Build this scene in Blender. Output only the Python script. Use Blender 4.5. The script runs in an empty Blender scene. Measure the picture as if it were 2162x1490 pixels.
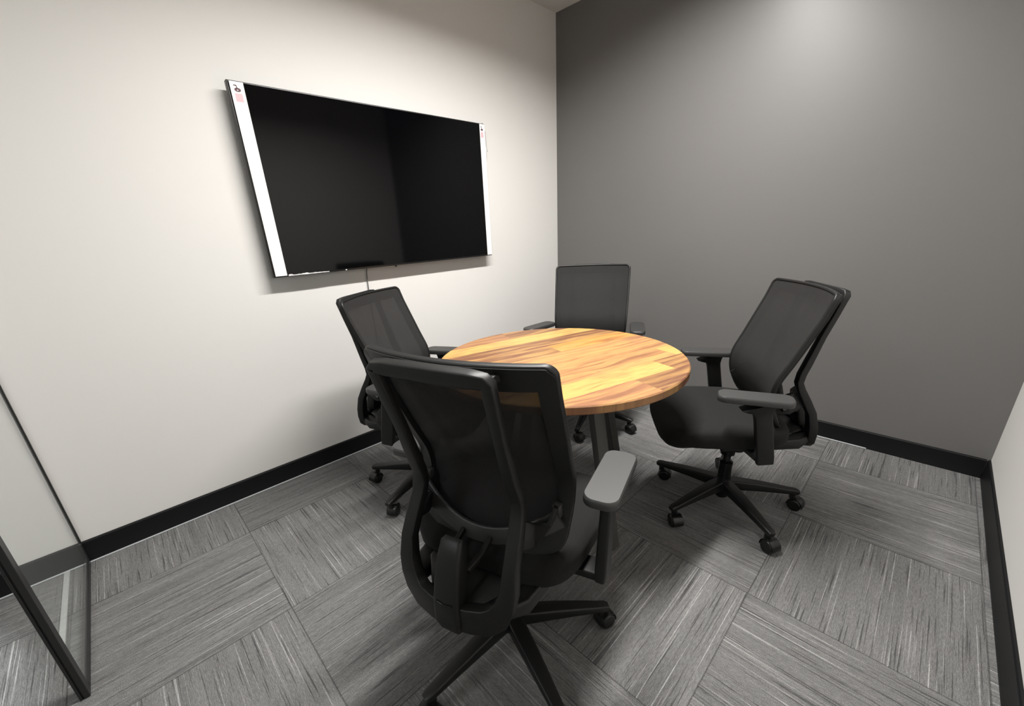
import bpy, bmesh, math, random
from mathutils import Vector, Matrix, Euler
rnd = random.Random(7)
scene = bpy.context.scene
COL = scene.collection
R = math.radians

# ------------------------------------------------------------------ helpers
def obj(name, bm, mat, parent=None, smooth=35):
    me = bpy.data.meshes.new(name)
    bmesh.ops.recalc_face_normals(bm, faces=bm.faces)
    bm.to_mesh(me); bm.free()
    if smooth:
        for p in me.polygons: p.use_smooth = True
        me.set_sharp_from_angle(angle=R(smooth))
    if isinstance(mat, (list, tuple)):
        for m in mat: me.materials.append(m)
    else:
        me.materials.append(mat)
    o = bpy.data.objects.new(name, me)
    COL.objects.link(o)
    if parent: o.parent = parent
    return o

def tag(o, label=None, cat=None, group=None, kind=None):
    if label: o['label'] = label
    if cat: o['category'] = cat
    if group: o['group'] = group
    if kind: o['kind'] = kind
    return o

def empty(name, loc, rz=0):
    o = bpy.data.objects.new(name, None); COL.objects.link(o)
    o.empty_display_size = .1
    o.location = loc; o.rotation_euler = (0, 0, rz)
    return o

def copy_tree(o, parent=None):
    c = o.copy(); COL.objects.link(c); c.parent = parent
    for ch in list(o.children): copy_tree(ch, c)
    return c

def box(bm, x0, x1, y0, y1, z0, z1, bev=0, seg=2, mat=None):
    m = Matrix.Translation(((x0+x1)/2, (y0+y1)/2, (z0+z1)/2)) @ Matrix.Diagonal((abs(x1-x0), abs(y1-y0), abs(z1-z0), 1))
    if mat is not None: m = mat @ m
    t = bmesh.new()
    bmesh.ops.create_cube(t, size=1, matrix=m)
    if bev: bmesh.ops.bevel(t, geom=t.edges[:], offset=bev, segments=seg, profile=.5, affect='EDGES')
    merge(bm, t)

def merge(bm, t):
    me = bpy.data.meshes.new('tmp'); t.to_mesh(me); t.free()
    bm.from_mesh(me); bpy.data.meshes.remove(me)

def rrect(w, d, r, seg=3):
    r = min(r, w/2*.98, d/2*.98)
    out = []
    for cx, cy, a0 in ((w/2-r, d/2-r, 0), (-w/2+r, d/2-r, 90), (-w/2+r, -d/2+r, 180), (w/2-r, -d/2+r, 270)):
        for k in range(seg+1):
            a = R(a0+90*k/seg); out.append((cx+r*math.cos(a), cy+r*math.sin(a)))
    return out

def sweep(bm, pts, sizes, normals, rad=.006, closed=False, seg=3):
    """rounded-rectangle section (w across, d along the normal) carried along pts"""
    n = len(pts); P = [Vector(p) for p in pts]; rings = []
    for i in range(n):
        if closed: T = P[(i+1) % n]-P[i-1]
        else: T = P[min(i+1, n-1)]-P[max(i-1, 0)]
        T.normalize()
        N = Vector(normals[i] if isinstance(normals, list) else normals)
        B = T.cross(N).normalized(); N = B.cross(T).normalized()
        w, d = sizes[i] if isinstance(sizes, list) else sizes
        rings.append([bm.verts.new(P[i]+B*a+N*b) for a, b in rrect(w, d, rad, seg)])
    m = len(rings[0])
    for i in range(n if closed else n-1):
        a, b = rings[i], rings[(i+1) % n]
        for k in range(m):
            bm.faces.new((a[k], a[(k+1) % m], b[(k+1) % m], b[k]))
    if not closed:
        bm.faces.new(rings[0][::-1]); bm.faces.new(rings[-1])

def lathe(bm, prof, seg=24, mat=None):
    """prof: (r, z) pairs, revolved about z"""
    t = bmesh.new(); rings = []
    for r, z in prof:
        if r < 1e-5: rings.append([t.verts.new((0, 0, z))])
        else: rings.append([t.verts.new((r*math.cos(2*math.pi*k/seg), r*math.sin(2*math.pi*k/seg), z)) for k in range(seg)])
    for a, b in zip(rings, rings[1:]):
        for k in range(seg):
            k2 = (k+1) % seg
            if len(a) == 1 and len(b) == 1: continue
            if len(a) == 1: t.faces.new((a[0], b[k], b[k2]))
            elif len(b) == 1: t.faces.new((a[k], a[k2], b[0]))
            else: t.faces.new((a[k], a[k2], b[k2], b[k]))
    if mat is not None: t.transform(mat)
    merge(bm, t)

def interp(tab, x):
    if x <= tab[0][0]: return tab[0][1]
    for (a, va), (b, vb) in zip(tab, tab[1:]):
        if x <= b:
            # smooth catmull-like blend
            t = (x-a)/(b-a); return va+(vb-va)*t
    return tab[-1][1]

def smooth_path(pts, n=4, closed=False):
    """Catmull-Rom through pts"""
    P = [Vector(p) for p in pts]; out = []; m = len(P)
    rng = range(m) if closed else range(m-1)
    for i in rng:
        if closed: p0, p1, p2, p3 = P[i-1], P[i], P[(i+1) % m], P[(i+2) % m]
        else: p0, p1, p2, p3 = P[max(i-1, 0)], P[i], P[i+1], P[min(i+2, m-1)]
        for k in range(n):
            t = k/n
            out.append(.5*((2*p1)+(p2-p0)*t+(2*p0-5*p1+4*p2-p3)*t*t+(3*p1-p0-3*p2+p3)*t**3))
    if not closed: out.append(P[-1])
    return out

# ---------------------------------------------------------------- materials
def mat(name, col, rough=.5, metal=0, spec=.5):
    m = bpy.data.materials.new(name); m.use_nodes = True
    b = m.node_tree.nodes['Principled BSDF']
    b.inputs['Base Color'].default_value = (*col, 1)
    b.inputs['Roughness'].default_value = rough
    b.inputs['Metallic'].default_value = metal
    b.inputs['Specular IOR Level'].default_value = spec
    return m

class NT:
    def __init__(s, m): s.m = m; s.t = m.node_tree; s.b = s.t.nodes['Principled BSDF']
    def n(s, typ, **kw):
        nd = s.t.nodes.new(typ)
        for k, v in kw.items():
            if k.startswith('i_'): nd.inputs[int(k[2:])].default_value = v
            else: setattr(nd, k, v)
        return nd
    def l(s, a, b): s.t.links.new(a, b)
    def math(s, op, a, b=None, c=None):
        nd = s.n('ShaderNodeMath', operation=op)
        for i, v in enumerate((a, b, c)):
            if v is None: continue
            if isinstance(v, (int, float)): nd.inputs[i].default_value = v
            else: s.l(v, nd.inputs[i])
        return nd.outputs[0]
    def mix(s, f, a, b, blend='MIX'):
        nd = s.n('ShaderNodeMix', data_type='RGBA', blend_type=blend)
        for sock, v in ((nd.inputs[0], f), (nd.inputs[6], a), (nd.inputs[7], b)):
            if isinstance(v, (int, float)): sock.default_value = v
            elif isinstance(v, tuple): sock.default_value = (*v, 1)
            else: s.l(v, sock)
        return nd.outputs[2]
    def ramp(s, f, stops, interp='LINEAR'):
        nd = s.n('ShaderNodeValToRGB'); cr = nd.color_ramp; cr.interpolation = interp
        while len(cr.elements) > 1: cr.elements.remove(cr.elements[-1])
        for i, (p, c) in enumerate(stops):
            e = cr.elements[0] if i == 0 else cr.elements.new(p)
            e.position = p; e.color = (*c, 1) if isinstance(c, tuple) else (c, c, c, 1)
        s.l(f, nd.inputs[0]); return nd.outputs[0]
    def noise(s, vec, scale, detail=2, rough=.5):
        nd = s.n('ShaderNodeTexNoise'); nd.inputs['Scale'].default_value = scale
        nd.inputs['Detail'].default_value = detail; nd.inputs['Roughness'].default_value = rough
        s.l(vec, nd.inputs['Vector']); return nd.outputs['Fac']
    def comb(s, x, y, z):
        nd = s.n('ShaderNodeCombineXYZ')
        for i, v in enumerate((x, y, z)):
            if isinstance(v, (int, float)): nd.inputs[i].default_value = v
            else: s.l(v, nd.inputs[i])
        return nd.outputs[0]
    def bump(s, h, strength=.2, dist=.002):
        nd = s.n('ShaderNodeBump'); nd.inputs['Strength'].default_value = strength
        nd.inputs['Distance'].default_value = dist
        s.l(h, nd.inputs['Height']); s.l(nd.outputs[0], s.b.inputs['Normal'])
    def xyz(s, which='Object'):
        tc = s.n('ShaderNodeTexCoord'); sp = s.n('ShaderNodeSeparateXYZ')
        s.l(tc.outputs[which], sp.inputs[0]); return tc.outputs[which], sp.outputs

def painted(name, col, rough=.55, spec=.35):
    m = mat(name, col, rough, spec=spec); k = NT(m)
    v, _ = k.xyz()
    k.bump(k.noise(v, 260, 3), .06, .0006)
    return m

M_WHITE = painted('wall_paint_white', (.69, .675, .65), .6)
M_GREY = painted('wall_paint_charcoal', (.138, .134, .130), .42, .5)
M_CEIL = painted('ceiling_paint', (.66, .65, .62), .8)
M_BASE = mat('baseboard_vinyl', (.006, .006, .0065), .45, spec=.22)
M_TOE_GLINT = mat('baseboard_toe_glint', (.42, .44, .45), .5)  # light grey that paints the highlight along the baseboard toe

def carpet():
    m = mat('carpet_tile', (.1, .1, .1), .95, spec=.15); k = NT(m)
    v, (x, y, z) = k.xyz()
    S = .585
    u = k.math('DIVIDE', k.math('SUBTRACT', x, .329), S)
    w = k.math('DIVIDE', k.math('ADD', y, .905), S)
    iu = k.math('FLOOR', u); iw = k.math('FLOOR', w)
    par = k.math('FLOORED_MODULO', k.math('ADD', k.math('ADD', iu, iw), 1), 2)      # 0 / 1 checker: turn every other tile
    # along / across coordinate inside the tile
    inv = k.math('SUBTRACT', 1, par)
    ac = k.math('ADD', k.math('MULTIPLY', par, x), k.math('MULTIPLY', inv, y))
    al = k.math('ADD', k.math('MULTIPLY', par, y), k.math('MULTIPLY', inv, x))
    seed = k.math('ADD', k.math('MULTIPLY', iu, 3.17), k.math('MULTIPLY', iw, 7.31))
    line = k.noise(k.comb(k.math('MULTIPLY', ac, 200), k.math('MULTIPLY', al, 1.6), seed), 1, 2, .6)
    line2 = k.noise(k.comb(k.math('MULTIPLY', ac, 210), k.math('MULTIPLY', al, 4.5), k.math('ADD', seed, 31.7)), 1, 1, .5)
    broad = k.noise(k.comb(k.math('MULTIPLY', ac, 30), k.math('MULTIPLY', al, 1.2), seed), 1, 1, .5)
    fine = k.noise(v, 430, 3, .7)
    dash = k.noise(k.comb(k.math('MULTIPLY', ac, 420), k.math('MULTIPLY', al, 60), seed), 1, 1, .5)
    tile = k.noise(k.comb(k.math('MULTIPLY', iu, 1.37), k.math('MULTIPLY', iw, 2.11), 0), 1, 0)
    lite = k.ramp(line, [(.60, 0.0), (.66, .055), (.73, .12)])
    dark = k.ramp(line2, [(.30, .45), (.42, 1.0)])
    a = k.math('ADD', .092, lite)
    b = k.math('ADD', k.math('MULTIPLY', broad, .45), .78)
    c = k.math('ADD', k.math('MULTIPLY', fine, 2.6), -.30)
    d = k.math('MULTIPLY', dark, k.math('ADD', k.math('MULTIPLY', dash, .9), .55))
    e = k.math('ADD', k.math('MULTIPLY', tile, .3), .85)
    val = k.math('MULTIPLY', k.math('MULTIPLY', a, b), k.math('MULTIPLY', k.math('MULTIPLY', k.math('MAXIMUM', c, .15), d), e))
    # seams
    fu = k.math('ABSOLUTE', k.math('SUBTRACT', k.math('FRACT', u), .5)); fw = k.math('ABSOLUTE', k.math('SUBTRACT', k.math('FRACT', w), .5))
    seam = k.math('GREATER_THAN', k.math('MAXIMUM', fu, fw), .4965)
    val = k.math('MULTIPLY', val, k.math('SUBTRACT', 1, k.math('MULTIPLY', seam, .45)))
    val = k.math('MULTIPLY', val, 1.7)
    colr = k.mix(1.0, k.comb(val, val, val), (1.0, .99, .975), 'MULTIPLY')
    k.l(colr, k.b.inputs['Base Color'])
    k.bump(k.math('ADD', k.math('MULTIPLY', line, .7), k.math('MULTIPLY', fine, .8)), .55, .004)
    return m
M_CARPET = carpet()

def wood():
    m = mat('reclaimed_wood', (.5, .28, .12), .42, spec=.4); k = NT(m)
    v, (x, y, z) = k.xyz()          # x runs along the planks, y across (towards the seat by the glass side)
    W = .111
    row = k.math('FLOOR', k.math('DIVIDE', k.math('ADD', .501, y), W))     # 0 .. 9
    f = k.math('DIVIDE', k.math('ADD', row, .5), 10)
    PK, YL, TN, BR, OR, DK = (.27, .125, .06), (.50, .285, .085), (.33, .165, .066), (.135, .056, .030), (.42, .19, .047), (.11, .055, .035)
    lo = [PK, YL, TN, PK, TN, BR, BR, YL, PK, BR]      # before the butt joint of the row
    hi = [BR, BR, YL, TN, PK, OR, BR, YL, BR, PK]      # after it
    jt = [.05, .26, .40, -.42, .40, .05, -.60, .60, -.01, .0]
    A = k.ramp(f, [(i/10, c) for i, c in enumerate(lo)], 'CONSTANT')
    B = k.ramp(f, [(i/10, c) for i, c in enumerate(hi)], 'CONSTANT')
    J = k.ramp(f, [(i/10, (c+1)/2) for i, c in enumerate(jt)], 'CONSTANT')
    side = k.math('GREATER_THAN', x, k.math('SUBTRACT', k.math('MULTIPLY', J, 2), 1))
    base = k.mix(side, A, B)
    seed = k.math('ADD', k.math('MULTIPLY', row, 5.3), k.math('MULTIPLY', side, 2.9))
    warp = k.noise(k.comb(k.math('MULTIPLY', x, 2.2), k.math('MULTIPLY', y, 7), seed), 1, 2)
    g1 = k.noise(k.comb(k.math('MULTIPLY', x, 2.6), k.math('ADD', k.math('MULTIPLY', y, 38), k.math('MULTIPLY', warp, 5)), seed), 1, 3, .55)
    g2 = k.noise(k.comb(k.math('MULTIPLY', x, 14), k.math('MULTIPLY', y, 240), seed), 1, 2, .6)
    blot = k.noise(k.comb(k.math('MULTIPLY', x, 5), k.math('MULTIPLY', y, 9), seed), 1, 2)
    col = k.mix(k.ramp(g1, [(.40, 0.0), (.66, .6)]), base, (.47, .275, .09))
    col = k.mix(k.ramp(g1, [(.28, .7), (.46, 0.0)]), col, (.155, .066, .032))
    col = k.mix(k.ramp(blot, [(.30, .35), (.46, 0.0)]), col, (.20, .092, .045))
    col = k.mix(k.ramp(g2, [(.30, .42), (.48, 0.0)]), col, (.14, .062, .032))
    # knots / nail holes
    vo = k.n('ShaderNodeTexVoronoi'); vo.inputs['Scale'].default_value = 5.5
    k.l(k.comb(x, k.math('MULTIPLY', y, 1.6), 3.1), vo.inputs['Vector'])
    col = k.mix(k.ramp(vo.outputs['Distance'], [(.022, .85), (.06, 0.0)]), col, (.17, .08, .045))
    # thin dark joints
    fy = k.math('ABSOLUTE', k.math('SUBTRACT', k.math('FRACT', k.math('DIVIDE', k.math('ADD', .501, y), W)), .5))
    jl = k.math('GREATER_THAN', fy, .492)
    jx = k.math('LESS_THAN', k.math('ABSOLUTE', k.math('SUBTRACT', x, k.math('SUBTRACT', k.math('MULTIPLY', J, 2), 1))), .0014)
    col = k.mix(k.math('MULTIPLY', k.math('MAXIMUM', jl, jx), .55), col, (.20, .09, .045))
    k.l(col, k.b.inputs['Base Color'])
    k.bump(g2, .12, .0008)
    return m
M_WOOD = wood()

def plastic(name, c, rough, bump=.05, spec=.38):
    m = mat(name, c, rough, spec=spec); k = NT(m); v, _ = k.xyz()
    k.bump(k.noise(v, 900, 2), bump, .0004); return m
M_PLASTIC = plastic('black_plastic', (.0065, .0065, .0062), .45)
M_ARMPAD = plastic('armpad_rubber', (.024, .0235, .023), .48, .03, .7)
M_BASEPL = plastic('base_nylon', (.009, .009, .009), .40)
M_WHEEL = mat('caster_wheel', (.006, .006, .006), .30)
M_CYL = mat('black_chrome', (.02, .02, .02), .15, .6)

def fabric():
    m = mat('seat_fabric', (.0085, .0085, .008), .9, spec=.2); k = NT(m); v, (x, y, z) = k.xyz()
    wv = k.math('ADD', k.math('SINE', k.math('MULTIPLY', x, 2600)), k.math('SINE', k.math('MULTIPLY', y, 2600)))
    k.bump(wv, .12, .0008)
    k.b.inputs['Sheen Weight'].default_value = .05
    return m
M_FABRIC = fabric()

def meshback():
    m = mat('back_mesh', (.018, .0172, .0168), .75, spec=.25); k = NT(m); v, (x, y, z) = k.xyz()
    wv = k.math('MULTIPLY', k.math('SINE', k.math('MULTIPLY', y, 2200)), k.math('SINE', k.math('MULTIPLY', z, 2200)))
    k.bump(wv, .15, .0008)
    tr = k.n('ShaderNodeBsdfTransparent'); mx = k.n('ShaderNodeMixShader')
    mx.inputs[0].default_value = .135
    k.l(k.b.outputs[0], mx.inputs[1]); k.l(tr.outputs[0], mx.inputs[2])
    k.l(mx.outputs[0], k.t.nodes['Material Output'].inputs[0])
    return m
M_MESH = meshback()

M_STEEL = plastic('table_steel', (.060, .060, .056), .45)
M_SCREEN = mat('screen_glass', (.001, .001, .0014), .06, spec=.30)
M_TVBODY = mat('tv_body', (.012, .012, .012), .35)
M_FILM = mat('protective_film', (.86, .85, .84), .35)
M_PINK = mat('sticker_pink', (.80, .42, .45), .5)
M_MAROON = mat('sticker_print', (.07, .012, .02), .5)
M_LED = mat('indicator_white', (.9, .9, .9), .4)
M_CORD = mat('cord_grey', (.13, .125, .12), .5)
M_ALU = mat('partition_frame', (.012, .012, .012), .42)
M_PALE_STRIP = mat('pale_floor_strip', (.55, .56, .55), .45)
M_FIX = mat('fixture_white', (.8, .8, .8), .5)

def glass():
    m = bpy.data.materials.new('partition_glass'); m.use_nodes = True; t = m.node_tree; t.nodes.clear()
    o = t.nodes.new('ShaderNodeOutputMaterial'); mx = t.nodes.new('ShaderNodeMixShader')
    tr = t.nodes.new('ShaderNodeBsdfTransparent'); tr.inputs[0].default_value = (.965, .975, .97, 1)
    gl = t.nodes.new('ShaderNodeBsdfGlossy'); gl.inputs['Roughness'].default_value = .0
    gl.inputs['Color'].default_value = (1, 1, 1, 1)
    fr0 = t.nodes.new('ShaderNodeFresnel'); fr0.inputs['IOR'].default_value = 1.45
    ge = t.nodes.new('ShaderNodeNewGeometry'); fr = t.nodes.new('ShaderNodeMath'); fr.operation = 'MULTIPLY'; iv = t.nodes.new('ShaderNodeMath'); iv.operation = 'SUBTRACT'; iv.inputs[0].default_value = 1
    t.links.new(ge.outputs['Backfacing'], iv.inputs[1]); t.links.new(fr0.outputs[0], fr.inputs[0]); t.links.new(iv.outputs[0], fr.inputs[1])
    t.links.new(fr.outputs[0], mx.inputs[0]); t.links.new(tr.outputs[0], mx.inputs[1]); t.links.new(gl.outputs[0], mx.inputs[2])
    df = t.nodes.new('ShaderNodeBsdfDiffuse'); df.inputs[0].default_value = (.8, .82, .8, 1); m2 = t.nodes.new('ShaderNodeMixShader'); m2.inputs[0].default_value = .045
    t.links.new(mx.outputs[0], m2.inputs[1]); t.links.new(df.outputs[0], m2.inputs[2]); t.links.new(m2.outputs[0], o.inputs[0]); return m
M_GLASS = glass()

def emis(name, col, s):
    m = bpy.data.materials.new(name); m.use_nodes = True; b = m.node_tree.nodes['Principled BSDF']
    b.inputs['Base Color'].default_value = (.8, .8, .8, 1)
    b.inputs['Emission Color'].default_value = (*col, 1); b.inputs['Emission Strength'].default_value = s
    return m

# ------------------------------------------------------------------ the room
W, L, H, BB = 2.70, 3.195, 2.70, .101
YF = -5.2                     # far side of the corridor outside the glass
T = .12
def slab(name, x0, x1, y0, y1, z0, z1, m, kind='structure'):
    bm = bmesh.new(); box(bm, x0, x1, y0, y1, z0, z1); return tag(obj(name, bm, m, smooth=0), kind=kind)
slab('floor', -T, W+T, YF-T, T, -.06, 0, M_CARPET)
slab('ceiling', -T, W+T, YF-T, T, H, H+.08, M_CEIL)
slab('wall_left', -T, 0, YF, 0, 0, H, M_WHITE)
slab('wall_back', -T, W+T, 0, T, 0, H, M_GREY)
slab('wall_right', W, W+T, YF, 0, 0, H, M_WHITE)
slab('wall_front', -T, W+T, YF-T, YF, 0, H, M_WHITE)

def baseboard(name, path):
    """path: two ends along the wall foot and the inward normal"""
    (x0, y0), (x1, y1), (nx, ny) = path
    bm = bmesh.new()
    prof = [(0, 0), (.014, 0), (.013, .010), (.010, .018), (.009, BB-.006), (.006, BB-.001), (0, BB)]
    a = [bm.verts.new((x0+nx*d, y0+ny*d, z)) for d, z in prof]; b = [bm.verts.new((x1+nx*d, y1+ny*d, z)) for d, z in prof]
    n = len(prof)
    for i in range(n): bm.faces.new((a[i], a[(i+1) % n], b[(i+1) % n], b[i]))
    bm.faces.new(a); bm.faces.new(b[::-1])
    return tag(obj(name, bm, M_BASE, smooth=30), kind='structure')
baseboard('baseboard_left', ((0, YF), (0, 0), (1, 0)))
baseboard('baseboard_back', ((.014, 0), (W-.014, 0), (0, -1)))
baseboard('baseboard_right', ((W, 0), (W, YF), (-1, 0)))
bm = bmesh.new(); box(bm, .0142, .021, YF, -.0145, .0005, .0065, .0015, 1); tag(obj('toe_glint_1', bm, M_TOE_GLINT), kind='structure')  # added strips along the wall foot, painting the light the toe catches
bm = bmesh.new(); box(bm, .0215, 2.25, -.021, -.0142, .0005, .0065, .0015, 1); tag(obj('toe_glint_2', bm, M_TOE_GLINT), kind='structure')

# glazed partition towards the corridor, with a door opening
GY = -L
win = tag(empty('window_1', (0, GY, 0)), kind='structure')
bm = bmesh.new()
box(bm, .0145, .752, -.014, .003, 0, .026, .002, 1)
box(bm, .0005, .014, -.006, .003, .103, H, .002, 1); box(bm, .0145, .024, -.010, .003, .026, .103, .002, 1)
box(bm, .0145, .752, -.014, .003, H-.04, H, .002, 1)
obj('frame', bm, M_ALU, win)
bm = bmesh.new(); box(bm, .0165, .752, -.009, -.001, .026, H-.04); obj('pane', bm, M_GLASS, win, 0)
bm = bmesh.new()
box(bm, .752, .788, GY-.011, GY+.003, 0, H, .0015, 1); box(bm, .756, .783, GY-.0145, GY-.010, 0, H); box(bm, .752, .788, GY-.020, GY-.014, 0, H, .001, 1)
box(bm, 1.752, 1.832, GY-.020, GY+.003, 0, H, .002, 1); box(bm, .788, 1.752, GY-.020, GY+.003, 2.3, 2.37, .002, 1)
door = tag(obj('door_1', bm, M_ALU), kind='structure')
bm = bmesh.new(); box(bm, .788, 1.752, GY-.010, GY-.002, 2.37, H); obj('transom_pane', bm, M_GLASS, door, 0)
win2 = tag(empty('window_2', (1.832, GY, 0)), kind='structure')
bm = bmesh.new()
box(bm, 0, .85, -.022, .018, 0, .03, .003, 1); box(bm, 0, .85, -.022, .018, H-.04, H, .003, 1); box(bm, .83, .852, -.016, .016, .03, H-.04, .002, 1)
obj('frame', bm, M_ALU, win2)
bm = bmesh.new(); box(bm, 0, .83, -.005, .005, .030, H-.04); obj('pane', bm, M_GLASS, win2, 0)
bm = bmesh.new(); box(bm, .024, .56, -3.272, -3.254, .0005, .008, .002, 1)  # pale strip on the floor outside the pane
tag(obj('trim_3', bm, M_PALE_STRIP), kind='structure')

# ------------------------------------------------------------------ the chair
PROF = [(.44, -.118), (.46, -.107), (.49, -.091), (.51, -.080), (.55, -.060), (.59, -.043), (.62, -.036), (.65, -.034), (.68, -.037), (.71, -.046), (.78, -.079),
        (.875, -.120), (.94, -.148), (1.01, -.172)]
HW = [(.46, .205), (.52, .211), (.60, .217), (.68, .222), (.80, .227), (.9, .230), (1.01, .232)]
ZT = 1.012
def zbot(u):     # u -1..1
    a = abs(u)
    return .466+.050*a*a+.028*(1-math.sqrt(max(0, 1-max(0, (a-.89)/.11)**2)))
def ztop(u):
    a = abs(u); r = .085
    return ZT-(.0 if a < 1-r else .020*(1-math.sqrt(max(0, 1-((a-(1-r))/r)**2))))
def back_pt(u, v):
    z = zbot(u)+(ztop(u)-zbot(u))*v
    hw = interp(HW, z)
    y = u*hw
    c = .046*(.45+.55*min(1, max(0, (z-.5)/.45)))
    x = interp(PROF, z)-c*(1-u*u)
    return Vector((x, y, z))
def back_n(u, v):
    e = 1e-3
    a = back_pt(min(1, u+e), v)-back_pt(max(-1, u-e), v); b = back_pt(u, min(1, v+e))-back_pt(u, max(0, v-e))
    return a.cross(b).normalized()          # points forward (+x)
def panel(bm, us, vs, off0, off1, warp=lambda u, v: (u, v)):
    A, B = [], []
    for v in vs:
        ra, rb = [], []
        for u in us:
            uu, vv = warp(u, v); p = back_pt(uu, vv); n = back_n(uu, vv)
            ra.append(bm.verts.new(p+n*off0)); rb.append(bm.verts.new(p+n*off1))
        A.append(ra); B.append(rb)
    nu, nv = len(us), len(vs)
    for j in range(nv-1):
        for i in range(nu-1):
            bm.faces.new((A[j][i], A[j][i+1], A[j+1][i+1], A[j+1][i])); bm.faces.new((B[j][i], B[j+1][i], B[j+1][i+1], B[j][i+1]))
    loop = [(0, i) for i in range(nu)]+[(j, nu-1) for j in range(1, nv)]+[(nv-1, i) for i in range(nu-2, -1, -1)]+[(j, 0) for j in range(nv-2, 0, -1)]
    for a, b in zip(loop, loop[1:]+loop[:1]):
        bm.faces.new((A[a[0]][a[1]], A[b[0]][b[1]], B[b[0]][b[1]], B[a[0]][a[1]]))
def ring_panel(bm, inset_u, inset_v, off0, off1, n=24, outer=1.0):
    """border frame that follows the outline of the back"""
    def loop(iu, iv):
        out = []
        us = US; vs = [i/n for i in range(n+1)]
        f = lambda u, v: (u*(1-iu), iv+(1-2*iv)*v)
        out += [f(u, 0) for u in us]; out += [f(1, v) for v in vs[1:]]; out += [f(u, 1) for u in us[::-1][1:]]; out += [f(-1, v) for v in vs[::-1][1:-1]]
        return out
    o, i = loop(1-outer, (1-outer)*.5), loop(inset_u, inset_v)
    V = []
    for lp, off in ((o, off0), (o, off1), (i, off1), (i, off0)):
        V.append([bm.verts.new(back_pt(*q)+back_n(*q)*off) for q in lp])
    m = len(o)
    for k in range(4):
        a, b = V[k], V[(k+1) % 4]
        for j in range(m): bm.faces.new((a[j], a[(j+1) % m], b[(j+1) % m], b[j]))

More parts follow.
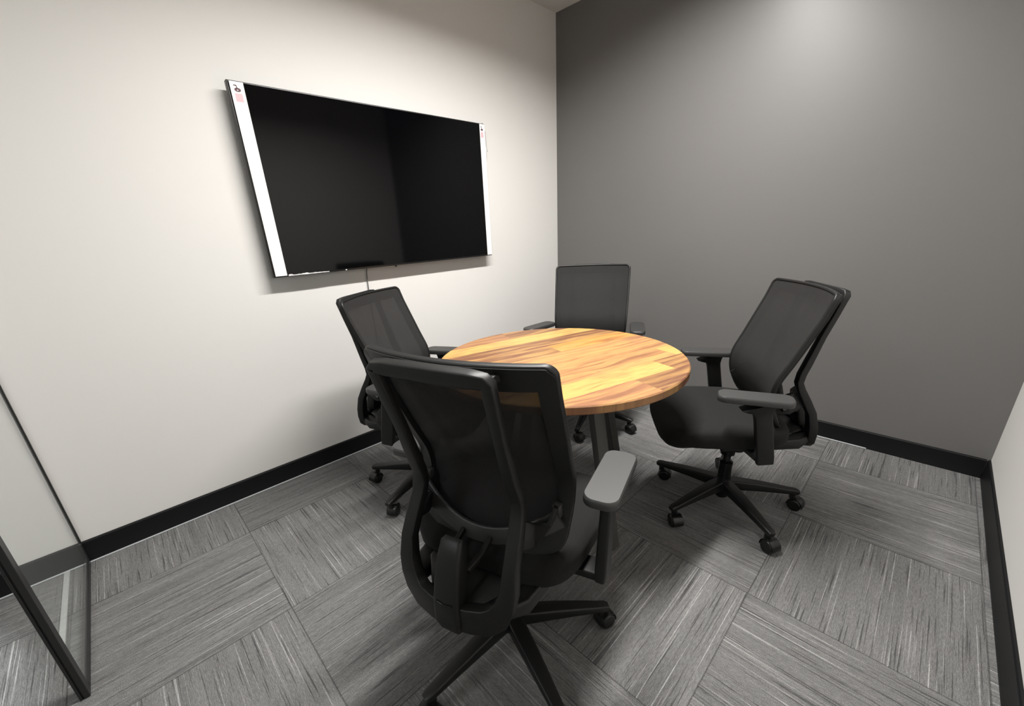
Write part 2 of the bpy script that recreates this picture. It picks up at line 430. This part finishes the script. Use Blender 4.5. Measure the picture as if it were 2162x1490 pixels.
US = [-1, -.998, -.992, -.982, -.968, -.95, -.93, -.905, -.87]+[-.83+.083*k for k in range(21)]+[.87, .905, .93, .95, .968, .982, .992, .998, 1]
def make_chair(name):
    root = empty(name, (0, 0, 0))
    # --- mesh back
    bm = bmesh.new(); n = 28
    panel(bm, US, [i/n for i in range(n+1)], .002, -.002)
    tag(obj('backrest', bm, M_MESH, root, 50), 'black mesh backrest panel')
    bm = bmesh.new(); ring_panel(bm, .15, .085, -.0028, -.017)
    bk = obj('backrest_frame', bm, M_PLASTIC, root, 40)
    bm = bmesh.new()                                                # piping round the edge
    pts = []
    for u in US: pts.append(back_pt(u, 1))
    for k in range(1, 29): pts.append(back_pt(1, 1-k/28))
    for u in US[::-1][1:]: pts.append(back_pt(u, 0))
    for k in range(1, 28): pts.append(back_pt(-1, k/28))
    sweep(bm, [p+Vector((-.004, 0, 0)) for p in pts], (.012, .018), [Vector((1, 0, .2))]*len(pts), .005, True)
    obj('edge_piping', bm, M_PLASTIC, bk, 60)
    # --- rear frame: one closed loop
    half = [(-.272, 0, .402), (-.268, .05, .405), (-.260, .092, .412), (-.250, .118, .428), (-.243, .134, .458), (-.235, .142, .492), (-.217, .143, .545), (-.191, .141, .594),
            (-.166, .138, .640), (-.156, .136, .668), (-.160, .135, .700), (-.175, .132, .745), (-.204, .131, .847), (-.226, .134, .92), (-.243, .136, .980)]
    sec = [(.072, .028)]*3+[(.060, .029), (.048, .030), (.040, .031)]+[(.034, .029)]*2+[(.032, .026)]+[(.031, .024)]*3+[(.026, .021)]*3
    top = [(-.2475, .1375, .996), (-.2485, .1325, 1.0005), (-.2485, .10, 1.001), (-.2485, 0, 1.001)]
    tsec = [(.024, .022), (.026, .022), (.032, .024), (.032, .024)]
    h = half+top; hs = sec+tsec
    h = [(x-.006*(z > .5), y, z) for x, y, z in h]
    pts = h+[(x, -y, z) for x, y, z in h[-2:0:-1]]; sz = hs+hs[-2:0:-1]
    P = [Vector(p) for p in pts]
    side = [Vector((x, 0, z)) for x, y, z in h]
    nr = []
    for i in range(len(h)):
        if i <= 4: nn = Vector((-1, 0, .12*(4-i)/4-.1))
        elif i >= len(half)-1: nn = Vector((-.97, 0, -.24))
        else:
            t = (side[i+1]-side[i-1]).normalized(); nn = Vector((-t.z, 0, t.x))
        nr.append(nn)
    nr = nr+nr[-2:0:-1]
    bm = bmesh.new(); sweep(bm, pts, sz, nr, .0035, True, 2)
    obj('rear_frame', bm, M_PLASTIC, root, 50)
    # top links between the frame and the back
    for s in (-1, 1):
        bm = bmesh.new()
        sweep(bm, [(-.242, s*.128, .992), (-.226, s*.130, .994), (-.209, s*.132, .992)], (.014, .016), Vector((0, 0, 1)), .003)
        obj('top_bracket', bm, M_PLASTIC, root)
    for s in (-1, 1):                                                # wings from lumbar to post
        bm = bmesh.new()
        sweep(bm, [(-.172, s*.136, .598), (-.130, s*.156, .572), (-.095, s*.182, .583), (-.068, s*.190, .625)],
              [(.070, .014), (.060, .013), (.085, .012), (.105, .010)], Vector((.3, s, 0)), .004)
        obj('lumbar_wing', bm, M_PLASTIC, root)
        bm = bmesh.new()
        box(bm, -.082, -.058, s*.192-.011, s*.192+.011, .592, .632, .006, 2); obj('lumbar_knob', bm, M_ARMPAD, root)
    bm = bmesh.new()
    pts = []
    for k in range(17):
        u = -1+2*k/16; y = u*.205; x = -.074-.047*(1-u*u)-.014; pts.append((x, y, .605-.075*(1-u*u)))
    sweep(bm, pts, (.044, .012), Vector((-1, 0, .25)), .004); ls = obj('lumbar_support', bm, M_ARMPAD, root)
    for s in (-1, 1):
        bm = bmesh.new(); sweep(bm, [(-.140, s*.040, .530), (-.18, s*.040, .515), (-.232, s*.030, .505)], (.012, .016), Vector((0, 0, 1)), .003)
        obj('lumbar_strut', bm, M_PLASTIC, ls)
    # spine cover on the cross bar
    bm = bmesh.new()
    sweep(bm, [(-.226, .0, .586), (-.231, 0, .582), (-.243, 0, .547), (-.257, 0, .495), (-.268, 0, .445), (-.274, 0, .39), (-.272, 0, .362)],
          [(.050, .02), (.058, .034), (.064, .046), (.068, .050), (.070, .050), (.070, .044), (.062, .03)], Vector((-1, 0, 0)), .010, False, 4)
    sc = obj('spine_cover', bm, M_PLASTIC, root, 50)
    bm = bmesh.new()
    sweep(bm, [(-.2926, -.022, .452), (-.2936, 0, .447), (-.2926, .022, .452)], (.005, .004), Vector((-1, 0, 0)), .0015)
    obj('seam_ridge', bm, M_CYL, sc)
    bm = bmesh.new()
    sweep(bm, [(-.268, 0, .412), (-.225, 0, .425), (-.18, 0, .428), (-.10, 0, .412), (-.02, 0, .385)], [(.10, .026), (.18, .030), (.26, .040), (.28, .040), (.16, .03)], Vector((0, 0, 1)), .006)
    for s in (-1, 1):
        sweep(bm, [(-.240, s*.122, .436), (-.225, s*.128, .428), (-.19, s*.140, .418), (-.10, s*.150, .416), (-.02, s*.15, .416)], [(.030, .024), (.040, .034), (.06, .044), (.07, .040), (.06, .03)], Vector((0, 0, 1)), .008)
    obj('back_carrier', bm, M_PLASTIC, root)
    # --- seat
    bm = bmesh.new(); nseg = 48
    def ztopseat(x): 
        z = .500-.004*max(0, -(x)/.2)
        if x > .17: z -= .040*((x-.17)/.165)**2
        return z
    cx, a, b = .086, .250, .256
    def outline(t, s):
        c, sn = math.cos(t), math.sin(t); e = 2/4.2
        x = cx+s*a*math.copysign(abs(c)**e, c); y = s*b*math.copysign(abs(sn)**e, sn)*(1-.06*max(0, (cx-x)/a))
        return x, y
    levels = [(.0, 'c'), (.25, 0), (.5, 0), (.7, 0.0), (.84, .002), (.92, .006), (.965, .013), (.99, .024), (1.0, .040), (.99, .056), (.955, .068), (.91, .074), (.6, .074)]
    rings = []
    for s, dz in levels:
        if dz == 'c': rings.append([bm.verts.new((cx, 0, ztopseat(cx)))]); continue
        rg = []
        for k in range(nseg):
            x, y = outline(2*math.pi*k/nseg, s)
            z = ztopseat(x)-dz
            if dz > .05: z = min(z, .432+.0*x)
            if x > .17: z -= .012*((x-.17)/.165)**2*(1 if dz > .01 else 0)
            z += .010*(abs(y)/b)**2*(1 if dz < .03 else 0)
            if dz > .03 and x > .2: x -= (x-.2)*(dz-.03)*5.5
            rg.append(bm.verts.new((x, y, z)))
        rings.append(rg)
    for A, B in zip(rings, rings[1:]):
        for k in range(nseg):
            k2 = (k+1) % nseg
            if len(A) == 1: bm.faces.new((A[0], B[k], B[k2]))
            else: bm.faces.new((A[k], A[k2], B[k2], B[k]))
    bm.faces.new(rings[-1][::-1])
    obj('seat', bm, M_FABRIC, root, 60)
    bm = bmesh.new(); rings = []
    for s, z in ((.86, .4345), (.86, .425), (.82, .412), (.60, .400)):
        rings.append([bm.verts.new((*outline(2*math.pi*k/nseg, s), z)) for k in range(nseg)])
    for A, B in zip(rings, rings[1:]):
        for k in range(nseg): bm.faces.new((A[k], A[(k+1) % nseg], B[(k+1) % nseg], B[k]))
    bm.faces.new(rings[0]); bm.faces.new(rings[-1][::-1])
    obj('seat_pan', bm, M_BASEPL, root, 40)
    bm = bmesh.new(); box(bm, -.11, .13, -.075, .075, .335, .402, .016, 3)
    box(bm, -.05, .05, -.055, .055, .300, .340, .014, 3)
    mech = obj('tilt_mechanism', bm, M_BASEPL, root)
    bm = bmesh.new(); sweep(bm, [(.03, -.07, .372), (.03, -.14, .374), (.032, -.19, .378), (.034, -.225, .380)], [(.010, .010), (.010, .010), (.016, .010), (.026, .010)], Vector((0, 0, 1)), .003)
    obj('tilt_lever', bm, M_BASEPL, mech)
    # --- armrests
    for s in (-1, 1):
        bm = bmesh.new()
        sweep(bm, [(-.020, s*.293, .402), (-.016, s*.293, .43), (.012, s*.293, .585), (.015, s*.293, .600), (.018, s*.293, .618), (.024, s*.293, .632), (.028, s*.293, .643)],
              [(.058, .026), (.060, .030), (.060, .028), (.062, .028), (.074, .034), (.105, .044), (.135, .052)], Vector((0, s, 0)), .007, False, 3)
        arm = obj('armrest', bm, M_PLASTIC, root, 45)
        bm = bmesh.new(); sweep(bm, [(-.016, s*.283, .4165), (-.010, s*.21, .408), (0, s*.12, .398), (0, s*.07, .385)], [(.058, .026), (.062, .022), (.07, .02), (.07, .02)], Vector((0, 0, 1)), .005)
        obj('arm_bracket', bm, M_BASEPL, arm)
        t = bmesh.new()
        out = []
        for px, py in rrect(.244, .086, .030, 6):
            yy = py*(1+.10*(px/.13) if False else 1); out.append((px+.046, py+s*.291))
        lv = [(.90, .6460), (.985, .6485), (1.0, .653), (1.0, .660), (.985, .6665), (.93, .6700)]
        ccx, ccy = .046, s*.291; rg = []
        for sc_, z in lv:
            sx = 1-(1-sc_)*.44
            rg.append([t.verts.new((ccx+(x-ccx)*sx, ccy+(y-ccy)*sc_, z+.004*max(0, (x-ccx)/.13)**3*-1)) for x, y in out])
        m_ = len(out)
        for A, B in zip(rg, rg[1:]):
            for k in range(m_): t.faces.new((A[k], A[(k+1) % m_], B[(k+1) % m_], B[k]))
        t.faces.new(rg[0]); t.faces.new(rg[-1])
        obj('arm_pad', t, M_ARMPAD, arm, 40)
    # --- gas spring and five-star base
    bm = bmesh.new(); lathe(bm, [(0, .045), (.024, .045), (.027, .05), (.028, .215), (.029, .22), (.029, .228), (.024, .232), (.017, .234), (.017, .262), (.030, .270), (.036, .31), (0, .31)], 24)
    obj('gas_cylinder', bm, M_CYL, root, 30)
    return root

def make_leg(i):
    """one leg of the star base, pointing along +x"""
    bm = bmesh.new()
    sweep(bm, [(.020, 0, .108), (.06, 0, .109), (.14, 0, .104), (.22, 0, .096), (.285, 0, .088), (.310, 0, .085), (.322, 0, .082)],
          [(.048, .050), (.050, .046), (.046, .038), (.040, .030), (.034, .024), (.032, .024), (.026, .020)], Vector((0, 0, 1)), .006, False, 3)
    lathe(bm, [(0, .060), (.011, .060), (.012, .064), (.012, .085), (0, .085)], 12, Matrix.Translation((.300, 0, 0)))
    return bm
def caster_mesh(bm, sw):
    M = Matrix.Translation((.300, 0, 0)) @ Matrix.Rotation(sw, 4, 'Z')
    for s in (-1, 1):
        c = M @ Matrix.Translation((.018, s*.0155, .0275)) @ Matrix.Rotation(R(90), 4, 'X')
        lathe(bm, [(0, -.009), (.018, -.0095), (.0235, -.009), (.0268, -.006), (.0275, -.002), (.0275, .002), (.0268, .006), (.0235, .009), (.018, .0095), (0, .009)], 24, c)
    # hood over the wheels
    t = bmesh.new(); A = []
    for k in range(11):
        a = R(-10+k*20); A.append((.018+.031*math.cos(a), .0275+.031*math.sin(a)))
    w = .0065
    for (x0, z0), (x1, z1) in zip(A, A[1:]):
        pass
    sweep(t, [(x, 0, z) for x, z in A], (.044, .003), [Vector((x-.018, 0, z-.0275)) for x, z in A], .001)
    box(t, .0, .036, -.0045, .0045, .012, .056, .002, 1)
    lathe(t, [(0, .052), (.012, .052), (.012, .063), (0, .063)], 12)
    t.transform(M); merge(bm, t)

def add_base(root, phase, swivels):
    """the star base turns on its own about the gas spring"""
    bm = bmesh.new(); lathe(bm, [(0, .078), (.034, .078), (.042, .084), (.044, .10), (.043, .120), (.036, .131), (.028, .136), (.0275, .145), (0, .145)], 28)
    obj('base_hub', bm, M_BASEPL, root, 40)
    for k in range(5):
        lg = bpy.data.objects.new('leg', LEG_ME); COL.objects.link(lg); lg.parent = root
        lg.rotation_euler = (0, 0, phase+k*R(72))
        bm = bmesh.new(); caster_mesh(bm, swivels[k]); c = obj('caster', bm, M_WHEEL, lg, 40)

_b = make_leg(0); _o = obj('leg', _b, M_BASEPL, None, 40); LEG_ME = _o.data; bpy.data.objects.remove(_o)

proto = make_chair('office_chair')
CH = [  # x, y, facing, seat lift, base phase (world), label
    (1.592, -2.194, 108.0, .017, 53, 'black mesh office chair in the foreground, its back to the camera, nearest the glass partition'),
    (1.824, -1.030, 216.4, -.004, 35, 'black mesh office chair on the right by the charcoal wall, turned side-on to the table'),
    (.640, -1.865, 31.0, -.002, .7, 'black mesh office chair beside the white wall, under the television'),
    (.838, -.712, -59.4, .004, 5, 'black mesh office chair behind the table in the corner where the two walls meet'),
]
PADS = [(0, 0), (-15, -8), (0, -12), (0, -32)]      # left, right pad, degrees
roots = [proto]+[copy_tree(proto) for _ in CH[1:]]
for i, (r_, (x, y, th, lift, ph, lab)) in enumerate(zip(roots, CH)):
    r_.location = (x, y, 0); r_.rotation_euler = (0, 0, R(th))
    tag(r_, lab, 'chair', 'office chairs around the round table')
    for ch in r_.children: ch.location.z += lift          # seat height set on the gas spring
    for ch in r_.children:                                # arm pads swivel on their posts
        for pd in ch.children:
            if pd.name.startswith('arm_pad'):
                left = pd.data.vertices[0].co.y > 0
                a = R(PADS[i][0 if left else 1]); c = Vector((.0, .291 if left else -.291, 0))
                pd.rotation_euler = (0, 0, a); pd.location = c-Matrix.Rotation(a, 3, 'Z') @ c
    add_base(r_, R(ph-th), [R(v) for v in ([20, 60, 150, 10, 80], [-40, 30, 200, 70, 10], [40, 120, 15, 70, 200], [-20, 100, 40, 160, 60])[i]])

# ------------------------------------------------------------------ the table
TX, TY, TR, TZ = 1.25, -1.521, .522, .74
tab = tag(empty('round_table', (TX, TY, 0)), 'round meeting table with a reclaimed plank wood top and dark steel legs', 'table')
bm = bmesh.new(); lathe(bm, [(0, .708), (TR-.004, .708), (TR, .712), (TR, .736), (TR-.004, .740), (0, .740)], 128)
top = obj('tabletop', bm, M_WOOD, tab, 40); top.rotation_euler = (0, 0, R(75))
tag(top, 'wood plank top in yellow, tan and brown strips')
bm = bmesh.new()
for a in (-16, 74):
    t = bmesh.new(); box(t, -.26, .26, -.03, .03, .690, .7075, .003, 1); t.transform(Matrix.Rotation(R(a), 4, 'Z')); merge(bm, t)
obj('top_support', bm, M_STEEL, tab)
for k in range(4):
    a = R(-16+90*k); bm = bmesh.new(); c, s = math.cos(a), math.sin(a)
    sweep(bm, [(.225*c, .225*s, .6905), (.372*c, .372*s, .004)], (.052, .038), Vector((c, s, 0)), .003, False, 2)
    lathe(bm, [(0, 0), (.018, 0), (.018, .006), (0, .006)], 12, Matrix.Translation((.372*c, .372*s, 0)))
    obj('leg', bm, M_STEEL, tab, 40)

# ------------------------------------------------------------------ the television
Y0, Y1, Z0, Z1 = -2.236, -.815, 1.094, 1.903
tv = tag(empty('television', (0, (Y0+Y1)/2, (Z0+Z1)/2)), 'wide black wall-mounted television with white film strips down both side bezels', 'television')
oy, oz = (Y0+Y1)/2, (Z0+Z1)/2
def tbox(name, x0, x1, y0, y1, z0, z1, m, par, bev=0):
    bm = bmesh.new(); box(bm, x0, x1, y0-oy, y1-oy, z0-oz, z1-oz, bev, 2); return obj(name, bm, m, par)
tbox('housing', .040, .069, Y0, Y1, Z0, Z1, M_TVBODY, tv, .003)
tbox('rear_cover', .020, .0402, Y0+.25, Y1-.25, Z0+.04, Z1-.25, M_TVBODY, tv, .004)
tbox('wall_mount', .0005, .0205, Y0+.45, Y1-.45, Z0+.2, Z1-.35, M_TVBODY, tv, .002)
tbox('screen', .0688, .0705, Y0+.006, Y1-.006, Z0+.010, Z1-.006, M_SCREEN, tv)
tbox('indicator', .0690, .0715, -1.880, -1.873, Z0+.002, Z0+.007, M_LED, tv, .0005)
tbox('sensor', .055, .067, -1.578, -1.570, Z0-.009, Z0+.001, M_TVBODY, tv, .001)
def film(y0, y1):
    f = tbox('film_strip', .0706, .0713, y0, y1, Z0+.006, Z1-.004, M_FILM, tv)
    tag(f, 'white protective film strip'); return f
fl = film(Y0+.010, Y0+.062)
fr = film(Y1-.043, Y1-.003)
def sticker(par, y0, y1, zt):
    w = y1-y0
    s = tbox('sticker', .0714, .0717, y0, y1, zt-.068, zt-.037, M_PINK, par); tag(s, 'small pink sticker')
    bm = bmesh.new()          # printed emblem: a round dark blot with a pale middle and a hooked stroke
    n = 20; ym, zm, r0, r1 = (y0+y1)/2-oy, zt-.024-oz, w*.44, w*.11
    lo = []
    for r, ox in ((r0, 0), (r1, 0)):
        lo.append([bm.verts.new((.0716, ym+r*1.0*math.cos(2*math.pi*k/n), zm+(r*.62)*math.sin(2*math.pi*k/n)-(.001 if r == r1 else 0))) for k in range(n)])
    for k in range(n): bm.faces.new((lo[0][k], lo[0][(k+1) % n], lo[1][(k+1) % n], lo[1][k]))
    for q in ([(-.46, -.006), (-.12, -.006), (-.12, -.010), (-.46, -.010)], [(-.20, -.006), (-.06, -.006), (.02, -.018), (-.10, -.018)]):
        bm.faces.new([bm.verts.new((.0716, ym+a*w, zt+b-oz)) for a, b in q])
    e = obj('printed_mark', bm, M_MAROON, par, 0)
    bmesh_solid(e, .0004)
def bmesh_solid(o, t):
    m = o.modifiers.new('thick', 'SOLIDIFY'); m.thickness = t; m.offset = 0
sticker(fl, Y0+.022, Y0+.050, Z1-.010)
sticker(fr, Y1-.036, Y1-.014, Z1-.012)
# the peeled tab of film that curls off the top right corner
bm = bmesh.new(); A, B = [], []
for k in range(13):
    t = k/12; z = Z1-.030-.120*t; x = .0712-.020*math.sin(t*math.pi*.8); y = Y1-.006+.020*math.sin(min(1, t*1.4)*math.pi/2)
    A.append(bm.verts.new((x, y-.014-oy, z-oz))); B.append(bm.verts.new((x-.006, y+.018-oy, z-.004-oz)))
for k in range(12): bm.faces.new((A[k], A[k+1], B[k+1], B[k]))
tabf = obj('film_tab', bm, M_FILM, tv, 60); bmesh_solid(tabf, .0006); tag(tabf, 'loose curled end of white film')
bm = bmesh.new()
sweep(bm, [Vector(p)-Vector((0, oy, oz)) for p in smooth_path([(.069, Y1-.022, Z1+.001), (.066, Y1-.012, Z1+.002), (.060, Y1+.004, Z1-.008), (.056, Y1+.010, Z1-.018)], 4)], (.0022, .0022), Vector((1, 0, 0)), .0009)
obj('film_string', bm, M_CORD, tv)
# clear wrap still crinkled along the bottom edge
bm = bmesh.new(); A, B = [], []
for k in range(25):
    t = k/24; y = Y0+.068+.20*t-oy; j = rnd.uniform(-.003, .004)
    A.append(bm.verts.new((.0712+.001*abs(j)/.004, y, Z0+.003-oz))); B.append(bm.verts.new((.0722+.0015*rnd.random(), y, Z0+.010+j*(1-t)-oz-.003*t)))
for k in range(24): bm.faces.new((A[k], A[k+1], B[k+1], B[k]))
wr = obj('film_edge', bm, M_FILM, tv, 0); bmesh_solid(wr, .0004)

# the cord dropping from the television
bm = bmesh.new()
sweep(bm, smooth_path([(.030, -1.735, 1.11), (.012, -1.738, 1.06), (.007, -1.740, .95), (.007, -1.738, .70), (.007, -1.741, .45), (.007, -1.740, .25), (.007, -1.740, .104)], 5), (.005, .005), Vector((1, .2, 0)), .002)
tag(obj('power_cord', bm, M_CORD), 'thin grey cord hanging down the white wall below the television', 'cord')

# ------------------------------------------------------------------ light
LCOL, LSPR = (1.0, .978, .95), 157
FX, FY0, FY1 = 1.40, -2.25, -.65
fx = tag(empty('ceiling_light', (FX, (FY0+FY1)/2, H)), 'slim linear ceiling light above the round table', 'lamp')
ln = (FY1-FY0)/2
bm = bmesh.new(); box(bm, -.055, -.045, -ln-.02, ln+.02, -.030, -.001); box(bm, .045, .055, -ln-.02, ln+.02, -.030, -.001); box(bm, -.045, .045, -ln-.02, -ln-.01, -.030, -.001)
box(bm, -.045, .045, ln+.01, ln+.02, -.030, -.001); box(bm, -.045, .045, -ln-.01, ln+.01, -.008, -.001)
obj('housing', bm, M_FIX, fx, 0)
bm = bmesh.new(); box(bm, -.045, .045, -ln-.01, ln+.01, -.022, -.018)
obj('diffuser', bm, emis('lamp_diffuser', (1, .95, .88), 2.0), fx, 0)
def area(name, loc, sx, sy, power, col, rot=(0, 0, 0), spread=180):
    d = bpy.data.lights.new(name, 'AREA'); d.shape = 'RECTANGLE'; d.size = sx; d.size_y = sy; d.energy = power; d.color = col; d.spread = R(spread)
    o = bpy.data.objects.new(name, d); COL.objects.link(o); o.location = loc; o.rotation_euler = rot; return o
area('linear_lamp', (FX, (FY0+FY1)/2, H-.034), .08, FY1-FY0, 101, LCOL, spread=LSPR)
d = bpy.data.lights.new('corridor_lamp', 'SPOT'); d.energy = 260; d.spot_size = R(40); d.spot_blend = .12; d.shadow_soft_size = .04; d.color = (.93, .98, 1.0)
o = bpy.data.objects.new('corridor_lamp', d); COL.objects.link(o); o.location = (.74, -4.22, 2.62)
area('corridor_fill', (1.3, -4.3, H-.02), .6, .6, 18, (.95, .98, 1.0))  # fill light added to brighten the corridor wall, no fixture modelled

wd = bpy.data.worlds.new('room_world'); scene.world = wd; wd.use_nodes = True
wd.node_tree.nodes['Background'].inputs[0].default_value = (.5, .5, .5, 1); wd.node_tree.nodes['Background'].inputs[1].default_value = .05

# ------------------------------------------------------------------ camera
cam = bpy.data.cameras.new('camera'); co = bpy.data.objects.new('camera', cam); COL.objects.link(co)
cam.sensor_fit = 'HORIZONTAL'; cam.sensor_width = 36; cam.lens = 36*856.627/2162
cam.shift_x = -2.164/2162; cam.shift_y = 50.248/2162; cam.clip_start = .02
co.location = (2.3117, -2.8222, 1.2681)
co.rotation_euler = Euler((R(69.866), R(2.638), R(45.186)), 'XYZ')
scene.camera = co
vs = scene.view_settings
vs.view_transform = 'Standard'; vs.look = 'None'; vs.gamma = 1; vs.use_curve_mapping = False; vs.exposure = 0
